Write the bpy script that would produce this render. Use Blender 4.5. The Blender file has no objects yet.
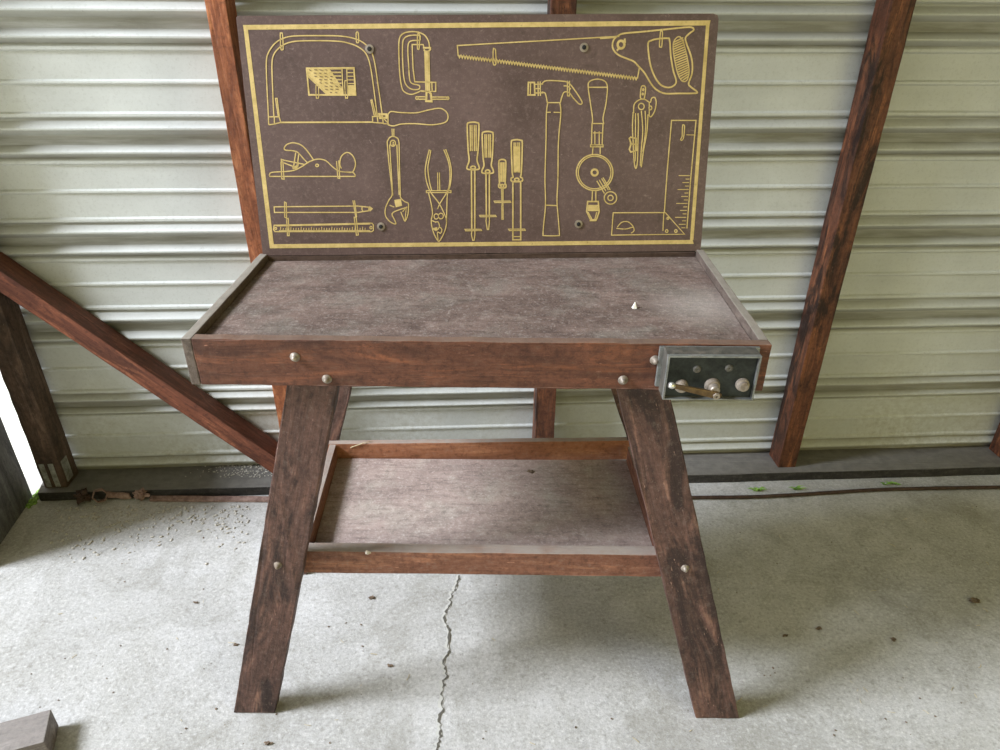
import bpy, bmesh, math, random
from mathutils import Vector, Matrix, noise
random.seed(11)
C = bpy.context.scene.collection
PI = math.pi

# ------------------------------------------------------------------ camera
FPX = 690.0
PITCH = math.atan(690/1260.0)
ROLL = math.atan(9/1260.0)
CAM = Vector((0, 0, 1.45))
FWD = Vector((0, math.cos(PITCH), -math.sin(PITCH)))
DN0 = Vector((0, -math.sin(PITCH), -math.cos(PITCH)))
IR = Vector((1, 0, 0))*math.cos(ROLL) - DN0*math.sin(ROLL)
IJ = Vector((1, 0, 0))*math.sin(ROLL) + DN0*math.cos(ROLL)
def ray(x, y): return FWD + IR*((x-500)/FPX) + IJ*((y-375)/FPX)
def onP(x, y, P, n):
    d = ray(x, y); return CAM + d*((Vector(P)-CAM).dot(n)/d.dot(n))
def onZ(x, y, z): return onP(x, y, (0, 0, z), Vector((0, 0, 1)))
def onY(x, y, Y): return onP(x, y, (0, Y, 0), Vector((0, 1, 0)))

cd = bpy.data.cameras.new('camera'); cam = bpy.data.objects.new('camera', cd); C.objects.link(cam)
cd.sensor_width = 36; cd.lens = FPX/1000*36; cd.clip_start = .05
R = Matrix((IR, -IJ, -FWD)).transposed()
cam.matrix_world = Matrix.Translation(CAM) @ R.to_4x4()
bpy.context.scene.camera = cam

# ------------------------------------------------------------------ node helpers
class G:
    def __init__(s, name):
        s.m = bpy.data.materials.new(name); s.m.use_nodes = True
        s.t = s.m.node_tree; s.t.nodes.clear()
        s.out = s.n('ShaderNodeOutputMaterial'); s.b = s.n('ShaderNodeBsdfPrincipled')
        s.t.links.new(s.b.outputs[0], s.out.inputs[0])
    def n(s, ty, **k):
        n = s.t.nodes.new(ty)
        for a, v in k.items(): setattr(n, a, v)
        return n
    def put(s, sock, v):
        if isinstance(v, bpy.types.NodeSocket): s.t.links.new(v, sock)
        elif isinstance(v, (tuple, list)) and len(v) == 3 and sock.type == 'RGBA': sock.default_value = (*v, 1)
        else: sock.default_value = v
    def coord(s, scale=(1, 1, 1), rnd=True, kind='Object'):
        tc = s.n('ShaderNodeTexCoord'); mp = s.n('ShaderNodeMapping')
        s.t.links.new(tc.outputs[kind], mp.inputs[0]); mp.inputs['Scale'].default_value = scale
        if rnd:
            oi = s.n('ShaderNodeObjectInfo'); mu = s.math('MULTIPLY', oi.outputs['Random'], 37.0)
            s.t.links.new(mu, mp.inputs['Location'])
        return mp.outputs[0]
    def noise(s, vec, scale, detail=4, rough=.55, dist=0):
        n = s.n('ShaderNodeTexNoise'); s.t.links.new(vec, n.inputs['Vector'])
        n.inputs['Scale'].default_value = scale; n.inputs['Detail'].default_value = detail
        n.inputs['Roughness'].default_value = rough; n.inputs['Distortion'].default_value = dist
        return n.outputs['Fac']
    def math(s, op, a, b=0.0, clamp=False):
        n = s.n('ShaderNodeMath', operation=op, use_clamp=clamp); s.put(n.inputs[0], a); s.put(n.inputs[1], b)
        return n.outputs[0]
    def rng(s, v, a, b, c=0., d=1.):
        n = s.n('ShaderNodeMapRange'); s.put(n.inputs[0], v)
        for i, q in enumerate((a, b, c, d)): n.inputs[i+1].default_value = q
        return n.outputs[0]
    def mix(s, f, a, b, mode='MIX'):
        n = s.n('ShaderNodeMix', data_type='RGBA', blend_type=mode); s.put(n.inputs[0], f)
        s.put(n.inputs[6], a); s.put(n.inputs[7], b); return n.outputs[2]
    def bump(s, h, strength=.3, dist=.002):
        n = s.n('ShaderNodeBump'); n.inputs['Strength'].default_value = strength
        n.inputs['Distance'].default_value = dist; s.put(n.inputs['Height'], h)
        s.t.links.new(n.outputs[0], s.b.inputs['Normal'])
    def fin(s, col, rough=.7, metal=0., spec=.5):
        s.put(s.b.inputs['Base Color'], col); s.put(s.b.inputs['Roughness'], rough)
        s.put(s.b.inputs['Metallic'], metal); s.put(s.b.inputs['Specular IOR Level'], spec)
        return s.m

def lin(r, g, b):
    f = lambda c: (c/255/12.92 if c/255 <= .04045 else ((c/255+.055)/1.055)**2.4)
    return (f(r), f(g), f(b))

def wood(name, dark, mid, light, dust=.5, dustcol=lin(140, 130, 120), stain=.5, scratch=.5, rough=.62, gs=1.0, bump=.5, contrast=1.0):
    g = G(name)
    v = g.coord((2.0*gs, 13*gs, 13*gs)); v2 = g.coord((5, 150, 150)); v3 = g.coord((1, 1, 1))
    gr = g.noise(v, 2.0, 8, .68, .9); fi = g.noise(v2, 1.5, 3, .6)
    bl = g.noise(g.coord((2.2, 9, 9)), 2.0, 6, .68, .6)
    c = g.mix(g.rng(gr, .5-.22/contrast, .5+.2/contrast), dark, mid)
    c = g.mix(g.rng(gr, .55, .78), c, light)
    c = g.mix(g.math('MULTIPLY', g.rng(fi, .5, .72), .45), c, dark)
    c = g.mix(g.math('MULTIPLY', g.rng(bl, .48, .6), stain), c, tuple(x*.4 for x in dark))
    mo = g.noise(v3, 75, 5, .75); c = g.mix(g.math('MULTIPLY', g.rng(mo, .5, .66), .55), c, tuple(x*.45 for x in dark))
    c = g.mix(g.math('MULTIPLY', g.rng(mo, .46, .34), .16), c, dustcol)
    # pale scratches and flecks
    sc = g.noise(g.coord((26, 150, 150)), 2.0, 3, .6); f = g.math('MULTIPLY', g.rng(sc, .66, .72), g.math('MULTIPLY', g.rng(g.noise(v3, 14, 3, .6), .5, .62), scratch))
    c = g.mix(f, c, tuple(min(1, x*1.1+.12) for x in light))
    sp = g.noise(v3, 260, 2, .6); c = g.mix(g.math('MULTIPLY', g.rng(sp, .62, .75), .35*scratch), c, dustcol)
    # settled dust on faces that look up
    ge = g.n('ShaderNodeNewGeometry'); sx = g.n('ShaderNodeSeparateXYZ'); g.t.links.new(ge.outputs['Normal'], sx.inputs[0])
    up = g.rng(sx.outputs[2], .45, .95)
    dn = g.rng(g.noise(v3, 26, 5, .65), .25, .62, .55, 1)
    c = g.mix(g.math('MULTIPLY', g.math('MULTIPLY', up, dn), dust), c, dustcol)
    h = g.math('ADD', g.math('MULTIPLY', fi, .6), g.math('ADD', gr, g.math('MULTIPLY', g.noise(v3, 90, 4, .7), .7)))
    g.bump(h, bump, .0025)
    return g.fin(c, g.rng(gr, .3, .7, rough+.1, rough-.1), 0, .35)

M = {}
M['apron'] = wood('stained apron wood', lin(72, 44, 34), lin(126, 78, 56), lin(166, 100, 64), .75, lin(122, 104, 90), .45, .7)
M['leg'] = wood('worn leg wood', lin(62, 46, 42), lin(120, 86, 74), lin(168, 126, 104), .8, lin(150, 138, 128), .8, .8)
M['rim'] = wood('grey rim wood', lin(82, 70, 62), lin(116, 102, 92), lin(140, 124, 112), .9, lin(150, 142, 130), .3, .4)
M['trayback'] = wood('light orange rail wood', lin(132, 84, 60), lin(182, 124, 92), lin(206, 150, 112), .9, lin(160, 150, 140), .2, .6)  # lighter orange than the other shelf rails
M['backrail'] = wood('brown rail wood', lin(66, 50, 42), lin(104, 84, 74), lin(130, 108, 94), .5, lin(104, 90, 80), .3, .4)
M['tray'] = wood('tray rail wood', lin(96, 60, 46), lin(156, 106, 82), lin(190, 132, 98), .9, lin(160, 150, 140), .35, .7)
M['stud'] = wood('orange stud wood', lin(112, 60, 36), lin(176, 106, 66), lin(214, 146, 98), .5, lin(140, 118, 100), .3, .3, gs=1.6, contrast=1.3)
M['brace'] = wood('reddish brace wood', lin(82, 46, 34), lin(142, 84, 60), lin(184, 120, 88), .93, lin(58, 46, 38), .5, .4, gs=1.5, contrast=1.2)
M['stud_dark'] = wood('dark red stud wood', lin(52, 30, 22), lin(126, 76, 50), lin(176, 114, 70), .5, lin(120, 100, 85), .95, .3, gs=1.2)
M['post'] = wood('dark weathered post', lin(62, 50, 42), lin(108, 84, 70), lin(140, 116, 100), .5, lin(130, 120, 108), .6, .5)
M['sill'] = wood('grimy sill timber', lin(36, 34, 34), lin(64, 60, 58), lin(98, 92, 88), .85, lin(128, 124, 118), .3, .3)
M['block'] = wood('weathered grey timber', lin(92, 84, 80), lin(140, 130, 124), lin(172, 162, 154), .4, lin(160, 154, 148), .2, .3)
M['leftboard'] = wood('black weathered boards', lin(64, 64, 66), lin(118, 118, 118), lin(120, 120, 120), .4, lin(120, 120, 118), .6, .9)

def surface_mat(name, a, b, d, pale, patch=None):
    g = G(name); v = g.coord((3, 7, 7), False); v3 = g.coord((1, 1, 1), False)
    n1 = g.noise(v, 2.0, 7, .65, .6); n2 = g.noise(v3, 9, 6, .65, .3); n3 = g.noise(v3, 180, 3, .7); n4 = g.noise(g.coord((8, 70, 70), False), 1.6, 4, .6)
    c = g.mix(g.rng(n1, .35, .65), a, b)
    c = g.mix(g.math('MULTIPLY', g.rng(n2, .48, .66), .6), c, d)
    c = g.mix(g.math('MULTIPLY', g.rng(n4, .52, .66), .4), c, tuple(x*.5 for x in a)); n5 = g.noise(v3, 55, 6, .78); c = g.mix(g.math('MULTIPLY', g.rng(n5, .52, .66), .5), c, tuple(x*.45 for x in a)); c = g.mix(g.math('MULTIPLY', g.rng(n5, .46, .32), .4), c, pale)
    c = g.mix(g.math('MULTIPLY', g.rng(n3, .55, .72), .5), c, pale)
    c = g.mix(g.math('MULTIPLY', g.rng(n3, .38, .28), .6), c, tuple(x*.4 for x in a))
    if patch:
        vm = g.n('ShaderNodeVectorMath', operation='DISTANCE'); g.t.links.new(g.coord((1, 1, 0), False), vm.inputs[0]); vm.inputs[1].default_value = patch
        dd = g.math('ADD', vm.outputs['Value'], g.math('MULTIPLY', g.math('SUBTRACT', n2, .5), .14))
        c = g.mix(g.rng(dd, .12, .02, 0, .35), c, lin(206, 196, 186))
    g.bump(g.math('ADD', g.math('ADD', n3, n1), n4), .5, .0025)
    return g.fin(c, g.rng(n2, .4, .7, .75, .55), 0, .35)
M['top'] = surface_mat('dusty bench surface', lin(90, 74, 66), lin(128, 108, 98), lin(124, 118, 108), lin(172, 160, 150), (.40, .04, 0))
M['shelf'] = surface_mat('dusty shelf surface', lin(148, 130, 122), lin(182, 162, 152), lin(170, 162, 150), lin(214, 202, 192))

g = G('brown hardboard'); v = g.coord((1, 1, 1), False)
a = g.noise(v, 5, 6, .6); b_ = g.noise(v, 220, 3, .7); d_ = g.noise(v, 34, 5, .7)
c = g.mix(g.rng(a, .35, .65), lin(80, 62, 58), lin(100, 80, 76))
c = g.mix(g.math('MULTIPLY', g.rng(b_, .58, .72), .3), c, lin(150, 130, 124))
c = g.mix(g.math('MULTIPLY', g.rng(d_, .56, .7), .5), c, lin(56, 44, 42)); c = g.mix(g.math('MULTIPLY', g.rng(g.noise(v, 90, 5, .8), .5, .68), .4), c, lin(132, 112, 104))
sc = g.noise(g.coord((60, 60, 9), False), 1.3, 3, .6, 1.5); c = g.mix(g.math('MULTIPLY', g.rng(sc, .68, .72), .3), c, lin(170, 150, 144))
g.bump(b_, .15, .001); M['board'] = g.fin(c, .5, 0, .4)
g = G('board worn edge'); v = g.coord((1, 1, 1), False)
M['edge'] = g.fin(g.mix(g.noise(v, 60, 4, .7), lin(50, 44, 42), lin(110, 102, 98)), .8)
g = G('yellow paint'); v = g.coord((1, 1, 1), False)
c = g.mix(g.rng(g.noise(v, 40, 5, .7), .35, .65), lin(182, 156, 92), lin(212, 186, 122))
c = g.mix(g.math('MULTIPLY', g.rng(g.noise(v, 130, 3, .7), .6, .72), .6), c, lin(120, 98, 60))
M['yellow'] = g.fin(c, .55)

def metal_mat(name, a, b, rust, rough=.45, metal=.8, rs=(.5, .7)):
    g = G(name); v = g.coord((1, 1, 1))
    n1 = g.noise(v, 60, 5, .65); n2 = g.noise(v, 300, 3, .6)
    c = g.mix(g.rng(n1, .35, .65), a, b); f = g.rng(g.noise(v, 35, 5, .7), *rs)
    c = g.mix(g.math('MULTIPLY', f, .8), c, rust)
    g.bump(g.math('ADD', n1, n2), .4, .001)
    return g.fin(c, g.math('ADD', g.math('MULTIPLY', f, .35), rough), g.math('MULTIPLY', g.math('SUBTRACT', 1., f), metal))
M['steel'] = metal_mat('dull steel bolt', lin(122, 112, 100), lin(168, 156, 142), lin(110, 92, 74), .5, .5)
M['bright'] = metal_mat('bright steel', lin(190, 188, 182), lin(222, 220, 214), lin(140, 130, 110), .3, .8)
M['iron'] = metal_mat('dark cast iron', lin(30, 33, 31), lin(54, 58, 54), lin(92, 86, 80), .45, .5, (.62, .8))
M['ironmid'] = metal_mat('dusty grey iron', lin(70, 68, 62), lin(98, 94, 86), lin(110, 98, 84), .6, .3)
M['ironrim'] = metal_mat('worn iron edge', lin(118, 120, 118), lin(150, 152, 148), lin(96, 88, 78), .45, .6)
M['brass'] = metal_mat('aged bronze handle', lin(96, 76, 50), lin(130, 106, 72), lin(66, 50, 36), .4, .7)
M['rust'] = metal_mat('rusty brown steel', lin(134, 108, 100), lin(168, 142, 132), lin(84, 56, 44), .7, .2, (.4, .7))
M['rustdark'] = metal_mat('dark rusty steel', lin(52, 38, 32), lin(76, 56, 46), lin(60, 40, 30), .7, .2)
M['galv'] = metal_mat('galvanised bracket', lin(130, 130, 124), lin(186, 186, 180), lin(96, 88, 76), .5, .5)

g = G('dark hole shade'); M['black'] = g.fin(lin(24, 22, 20), .8)
def plain(name, col, col2, sc=60, rough=.8):
    g = G(name); return g.fin(g.mix(g.rng(g.noise(g.coord(), sc, 4, .7), .35, .65), col, col2), rough)
M['straw'] = plain('dry straw', lin(176, 160, 122), lin(206, 192, 158))
M['leafdry'] = plain('dry brown leaf', lin(84, 70, 56), lin(128, 108, 88))
M['grass'] = plain('green grass blade', lin(104, 152, 58), lin(158, 196, 96))
M['white'] = plain('white chip', lin(225, 220, 205), lin(240, 236, 226))
M['web'] = plain('pale cobweb fluff', lin(170, 156, 140), lin(205, 194, 180))
M['dirt'] = plain('loose grit', lin(160, 154, 142), lin(205, 200, 190), 120, .95)
M['moss'] = plain('moss', lin(92, 128, 50), lin(150, 182, 96), 120, .95)

# painted corrugated sheet
g = G('painted corrugated sheet'); v = g.coord((1, 1, 1), False); vs = g.coord((1.2, 1, 14), False)
at = g.n('ShaderNodeAttribute', attribute_name='grime_shade').outputs['Fac']  # valley dirt, plus rib underside shade put into the colour
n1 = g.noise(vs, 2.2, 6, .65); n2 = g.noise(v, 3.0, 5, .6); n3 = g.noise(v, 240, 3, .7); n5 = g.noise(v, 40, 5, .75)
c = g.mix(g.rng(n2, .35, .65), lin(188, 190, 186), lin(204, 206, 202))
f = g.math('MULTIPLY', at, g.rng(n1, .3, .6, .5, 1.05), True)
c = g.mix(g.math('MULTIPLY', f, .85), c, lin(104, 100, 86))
lo = g.n('ShaderNodeSeparateXYZ'); g.t.links.new(g.coord((1, 1, 1), False), lo.inputs[0])
low = g.math('MULTIPLY', g.rng(lo.outputs[2], .5, 0.0, 0, .55), g.rng(n2, .4, .6, .2, 1))
c = g.mix(g.math('MULTIPLY', low, g.rng(n5, .4, .65)), c, lin(128, 116, 78))
c = g.mix(g.math('MULTIPLY', g.rng(n5, .66, .76), .55), c, lin(110, 104, 92))
c = g.mix(g.math('MULTIPLY', g.rng(n3, .6, .72), .3), c, lin(150, 146, 136)); n9 = g.noise(v, 100, 5, .8); c = g.mix(g.math('MULTIPLY', g.rng(n9, .52, .68), .3), c, lin(140, 138, 128))
g.bump(g.math('ADD', n3, g.math('MULTIPLY', n5, .6)), .22, .0015)
M['sheet'] = g.fin(c, .5, 0, .4)

# concrete
g = G('worn concrete'); v = g.coord((1, 1, 1), False)
n1 = g.noise(v, 1.7, 6, .6, .3); n2 = g.noise(v, 7, 7, .7, .5); n3 = g.noise(v, 300, 3, .7); n4 = g.noise(v, 38, 6, .75)
n6 = g.noise(g.coord((3, 14, 1), False), 3, 5, .7, 1.0)
c = g.mix(g.rng(n1, .35, .65), lin(172, 170, 166), lin(196, 194, 191))
c = g.mix(g.math('MULTIPLY', g.rng(n2, .45, .68), .5), c, lin(150, 147, 138))
c = g.mix(g.math('MULTIPLY', g.rng(n2, .42, .3), .4), c, lin(208, 206, 204))
c = g.mix(g.math('MULTIPLY', g.rng(n4, .54, .7), .5), c, lin(120, 116, 106)); n7 = g.noise(v, 110, 5, .8); c = g.mix(g.math('MULTIPLY', g.rng(n7, .5, .66), .45), c, lin(112, 108, 98)); c = g.mix(g.math('MULTIPLY', g.rng(n7, .46, .34), .5), c, lin(226, 224, 220)); n8 = g.noise(v, 3.2, 8, .75, .8); c = g.mix(g.math('MULTIPLY', g.rng(n8, .52, .62), .35), c, lin(128, 124, 112))
c = g.mix(g.math('MULTIPLY', g.rng(n6, .64, .72), .3), c, lin(220, 218, 214))
c = g.mix(g.math('MULTIPLY', g.rng(n3, .62, .74), .45), c, lin(110, 106, 98))
g.bump(g.math('ADD', g.math('MULTIPLY', n3, .5), g.math('ADD', n4, g.math('MULTIPLY', n2, 2))), .42, .004)
M['concrete'] = g.fin(c, g.rng(n2, .4, .7, .9, .65), 0, .3)
g = G('crack'); M['crack'] = g.fin(lin(92, 88, 80), .95)
g = G('crack lip'); M['lip'] = g.fin(lin(190, 188, 180), .9)
M['ground'] = plain('pale gravel ground', lin(205, 205, 196), lin(228, 228, 220), 20, .95)
M['olive'] = plain('olive bounce sheet', lin(150, 146, 92), lin(164, 160, 104), 4)  # olive chosen so the unseen right wall bounces olive light
M['roof'] = plain('dull roof sheet', lin(120, 118, 108), lin(140, 138, 126), 4)

# ------------------------------------------------------------------ object helpers
def props(o, label=None, cat=None, group=None, kind=None):
    if label: o['label'] = label
    if cat: o['category'] = cat
    if group: o['group'] = group
    if kind: o['kind'] = kind
    return o
WM = {}
def link(o, M4, parent=None):
    C.objects.link(o)
    WM[o.name] = M4
    if parent is not None:
        o.parent = parent; o.matrix_basis = WM[parent.name].inverted() @ M4
    else: o.matrix_basis = M4
    return o
def thing(name, loc, label, cat, group=None):
    o = bpy.data.objects.new(name, None); o.empty_display_size = .05
    link(o, Matrix.Translation(Vector(loc))); return props(o, label, cat, group)
def frame(origin, x, z):
    x = Vector(x).normalized(); z = Vector(z); z = (z - x*z.dot(x)).normalized(); y = z.cross(x)
    m = Matrix((x, y, z)).transposed().to_4x4(); m.translation = Vector(origin); return m
def obj(name, bm, mat, parent=None, M4=None, world=True, smooth=False):
    """bm in world coordinates (world=True) is carried into frame M4"""
    if M4 is None:
        M4 = Matrix.Translation(sum((v.co for v in bm.verts), Vector())/max(1, len(bm.verts)))
    if world: bm.transform(M4.inverted())
    bmesh.ops.recalc_face_normals(bm, faces=bm.faces)
    me = bpy.data.meshes.new(name); bm.to_mesh(me); bm.free()
    for m in (mat if isinstance(mat, list) else [mat]): me.materials.append(m)
    if smooth:
        for p in me.polygons: p.use_smooth = True
    return link(bpy.data.objects.new(name, me), M4, parent)
def rough(pts, step=.04, amp=.0006):
    amp *= .55; out = []
    for i, p in enumerate(pts):
        p = Vector(p); q = Vector(pts[(i+1) % len(pts)]); n = max(1, int((q-p).length/step))
        for k in range(n):
            r = p.lerp(q, k/n)
            if k: r = r + Vector((random.uniform(-1, 1), random.uniform(-1, 1), random.uniform(-1, 1)))*amp
            out.append(r)
    return out
def poly_bm(pts, t, bm=None):
    bm = bm or bmesh.new(); t = Vector(t)
    a = [bm.verts.new(Vector(p)) for p in pts]; b = [bm.verts.new(Vector(p)+t) for p in pts]
    n = len(pts); bm.faces.new(a); bm.faces.new(b[::-1])
    for i in range(n): bm.faces.new((a[i], b[i], b[(i+1) % n], a[(i+1) % n]))
    return bm
def slab(name, pts, t, grain, mat, parent=None, bev=.0012, amp=.0006, step=.04):
    """planar outline pts pushed along vector t, grain direction = local x"""
    q = rough(pts, step, amp) if amp else [Vector(p) for p in pts]
    bm = poly_bm(q, t)
    c = sum((v.co for v in bm.verts), Vector())/len(bm.verts)
    if bev:
        bm.normal_update()
        e = [e for e in bm.edges if len(e.link_faces) == 2 and e.calc_face_angle(0) > .6]
        bmesh.ops.bevel(bm, geom=e, offset=bev, segments=2, profile=.6, affect='EDGES')
    return obj(name, bm, mat, parent, frame(c, grain, t))
def cyl_bm(p, axis, r, h, n=20, bm=None, r2=None, bev=0):
    bm = bm or bmesh.new()
    m = frame(Vector(p)+Vector(axis).normalized()*h/2, Vector(axis).orthogonal(), axis)
    g_ = bmesh.ops.create_cone(bm, cap_ends=True, segments=n, radius1=r, radius2=r if r2 is None else r2, depth=h, matrix=m)
    if bev:
        es = list({e for v in g_['verts'] for e in v.link_edges if e.calc_face_angle(0) > .8})
        bmesh.ops.bevel(bm, geom=es, offset=bev, segments=2, affect='EDGES')
    return bm
def lathe_bm(p, axis, prof, n=20, bm=None):
    bm = bm or bmesh.new(); m = frame(p, Vector(axis).orthogonal(), axis); rings = []
    for z, r in prof:
        if r < 1e-6: rings.append([bm.verts.new(m @ Vector((0, 0, z)))])
        else: rings.append([bm.verts.new(m @ Vector((r*math.cos(2*PI*k/n), r*math.sin(2*PI*k/n), z))) for k in range(n)])
    for a, b in zip(rings, rings[1:]):
        for k in range(n):
            l = (k+1) % n
            if len(a) == 1 and len(b) == 1: continue
            if len(a) == 1: bm.faces.new((a[0], b[k], b[l]))
            elif len(b) == 1: bm.faces.new((a[k], a[l], b[0]))
            else: bm.faces.new((a[k], a[l], b[l], b[k]))
    return bm
def tube_bm(path, r, n=8, bm=None):
    bm = bm or bmesh.new(); path = [Vector(p) for p in path]; rings = []
    rr = r if isinstance(r, (list, tuple)) else [r]*len(path)
    up = Vector((0.13, .21, .97))
    for i, p in enumerate(path):
        t = (path[min(i+1, len(path)-1)]-path[max(i-1, 0)]).normalized()
        x = t.cross(up).normalized(); y = t.cross(x)
        rings.append([bm.verts.new(p+(x*math.cos(2*PI*k/n)+y*math.sin(2*PI*k/n))*rr[i]) for k in range(n)])
    for a, b in zip(rings, rings[1:]):
        for k in range(n): bm.faces.new((a[k], a[(k+1) % n], b[(k+1) % n], b[k]))
    bm.faces.new(rings[0]); bm.faces.new(rings[-1][::-1]); return bm

# ------------------------------------------------------------------ the setting
P0 = onZ(85, 470, .03); P1 = onZ(950, 447, .03); P0.z = 0; P1.z = 0
WD = (P1-P0).normalized(); WN = Vector((WD.y, -WD.x, 0))          # WN points into the room
UP = Vector((0, 0, 1))
def wp(s, off, z): return P0 + WD*s + WN*off + UP*z
def wz(y): return onP(100, y, P0, WN).z
def ws(x, y, off): return (onP(x, y, P0+WN*off, WN)-P0).dot(WD)

prof = []                                                          # (z, depth, grime plus painted under-rib shade) from the top down
groups = [(2.82, 2.70), (2.545, 2.425), (2.27, 2.15), (1.995, 1.876), (1.72, 1.602), (1.446, 1.327)]
groups = [(a+.004, b+.004) for a, b in groups]
groups += [(wz(115), wz(162)), (wz(220), wz(259.5)), (wz(308), wz(345)), (wz(391), wz(415.5)), (wz(455), -.02)]
first = True
for (zb, zt) in groups:
    k = (zb-zt)/.119
    if not first:
        zt_prev = prev; mid = (zt_prev+zb)/2
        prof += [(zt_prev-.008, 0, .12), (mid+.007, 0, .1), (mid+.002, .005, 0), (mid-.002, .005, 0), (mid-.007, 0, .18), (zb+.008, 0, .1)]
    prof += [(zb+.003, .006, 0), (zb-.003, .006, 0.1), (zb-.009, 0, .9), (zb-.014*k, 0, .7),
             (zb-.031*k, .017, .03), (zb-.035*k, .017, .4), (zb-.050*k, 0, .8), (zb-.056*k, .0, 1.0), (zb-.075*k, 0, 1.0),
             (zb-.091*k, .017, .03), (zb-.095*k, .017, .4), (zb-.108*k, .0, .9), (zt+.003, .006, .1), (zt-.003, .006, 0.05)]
    prev = zt; first = False
bm = bmesh.new(); lay = bm.verts.layers.float.new('grime_shade'); S0, S1, NS = ws(41, 478, .1)-.004, 3.6, 80; rows = []
for (z, d, gm) in prof:
    r_ = []
    for i in range(NS+1):
        s = S0+(S1-S0)*i/NS
        w = (noise.noise(Vector((s*3, z*4, 0)))*.0022)+noise.noise(Vector((s*14, z*9, 5)))*.0005
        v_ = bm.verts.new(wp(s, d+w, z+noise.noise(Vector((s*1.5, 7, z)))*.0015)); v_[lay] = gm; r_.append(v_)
    rows.append(r_)
for a, b in zip(rows, rows[1:]):
    for i in range(NS): bm.faces.new((a[i], a[i+1], b[i+1], b[i]))
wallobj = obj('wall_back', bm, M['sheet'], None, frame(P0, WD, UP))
props(wallobj, kind='structure')
sol = wallobj.modifiers.new('thick', 'SOLIDIFY'); sol.thickness = .0012; sol.offset = 0

def box_pts(x0, x1, y0, y1, z): return [(x0, y0, z), (x1, y0, z), (x1, y1, z), (x0, y1, z)]
# floor: a slab with gentle unevenness
bm = bmesh.new(); nx, ny = 90, 90; X0, X1, Y0, Y1 = -1.62, 3.2, -2.4, 2.3
grid = [[bm.verts.new((X0+(X1-X0)*i/nx, Y0+(Y1-Y0)*j/ny,
        -abs(noise.noise(Vector((i*.21, j*.21, 0))))*.0025)) for i in range(nx+1)] for j in range(ny+1)]
for j in range(ny):
    for i in range(nx): bm.faces.new((grid[j][i], grid[j][i+1], grid[j+1][i+1], grid[j+1][i]))
bmesh.ops.extrude_face_region(bm, geom=bm.faces[:])
bm.verts.ensure_lookup_table()
for v_ in bm.verts[:len(bm.verts)//2]: v_.co.z -= .1
floor = props(obj('floor', bm, M['concrete'], None, Matrix.Identity(4)), kind='structure')
bm = poly_bm(box_pts(-14, 14, -12, 12, -.16), (0, 0, .06)); props(obj('outside_ground_1', bm, M['ground']), kind='structure')  # ground outside, added pale so the corner gap looks bright
# crack in the slab
cp = [(459, 575), (456, 588), (452, 594), (449, 606), (445, 618), (449, 632), (448, 650), (444, 662), (446, 676), (442, 690), (443, 704), (440, 720), (441, 734), (438, 749), (436, 765)]
pts = [onZ(x, y, 0) for x, y in cp]; fine = []
for a, b in zip(pts, pts[1:]):
    for k in range(6): fine.append(a.lerp(b, k/6)+Vector((random.uniform(-.004, .004), 0, 0)))
def ribbon_floor(path, w, z, dx=0):
    bm = bmesh.new(); L = []; Rr = []
    for i, p in enumerate(path):
        ww = w*random.uniform(.05, 1.3)*(.3 if i in (0, len(path)-1) else 1)
        L.append(bm.verts.new((p.x-ww+dx, p.y, z))); Rr.append(bm.verts.new((p.x+ww+dx, p.y, z)))
    for i in range(len(path)-1): bm.faces.new((L[i], L[i+1], Rr[i+1], Rr[i]))
    return bm
obj('crack', ribbon_floor(fine, .003, .0012), M['crack'], floor, Matrix.Identity(4))
obj('crack_lip', ribbon_floor(fine, .006, .0008, -.003), M['lip'], floor, Matrix.Identity(4))

# roof and side walls that shade the room (outside the frame)
bm = poly_bm(box_pts(-1.6, 3.3, -2.4, 2.35, 2.75), (0, 0, .03)); props(obj('ceiling', bm, M['roof']), kind='structure')
bm = poly_bm([(3.2, -2.4, 0), (3.2, 2.2, 0), (3.2, 2.2, 2.74), (3.2, -2.4, 2.74)], (.03, 0, 0)); props(obj('wall_right', bm, M['olive']), kind='structure')
# left wall: dark boards from the doorway to the corner gap
lw0 = onZ(33, 497, 0); lw1 = onZ(0, 545, 0); ld = (lw1-lw0).normalized()
e0 = lw0; e1 = lw0+ld*.34
slab('wall_left', [e0, e1, e1+UP*.8, e0+UP*.8], Vector((-.02, 0, 0)), UP, M['leftboard'], None, amp=.001)['kind'] = 'structure'
# timber plate on the floor
f0 = onZ(220, 489, .03); f1 = onZ(850, 472, .03); fd = (f1-f0).normalized()
fa = f0+fd*((-1.495-f0.x)/fd.x); fb = f0+fd*(3.0); ba = wp(-.12, -.002, .03); bb = wp(3.55, -.002, .03)
for q in (fa, fb, ba, bb): q.z = .034
sillo = slab('sill_plate', [fa, fb, bb, ba], Vector((0, 0, -.034)), fd, M['sill'], None, .003, .0015, .06)
props(sillo, 'grimy dark timber plate lying along the foot of the metal wall', 'timber')

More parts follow.
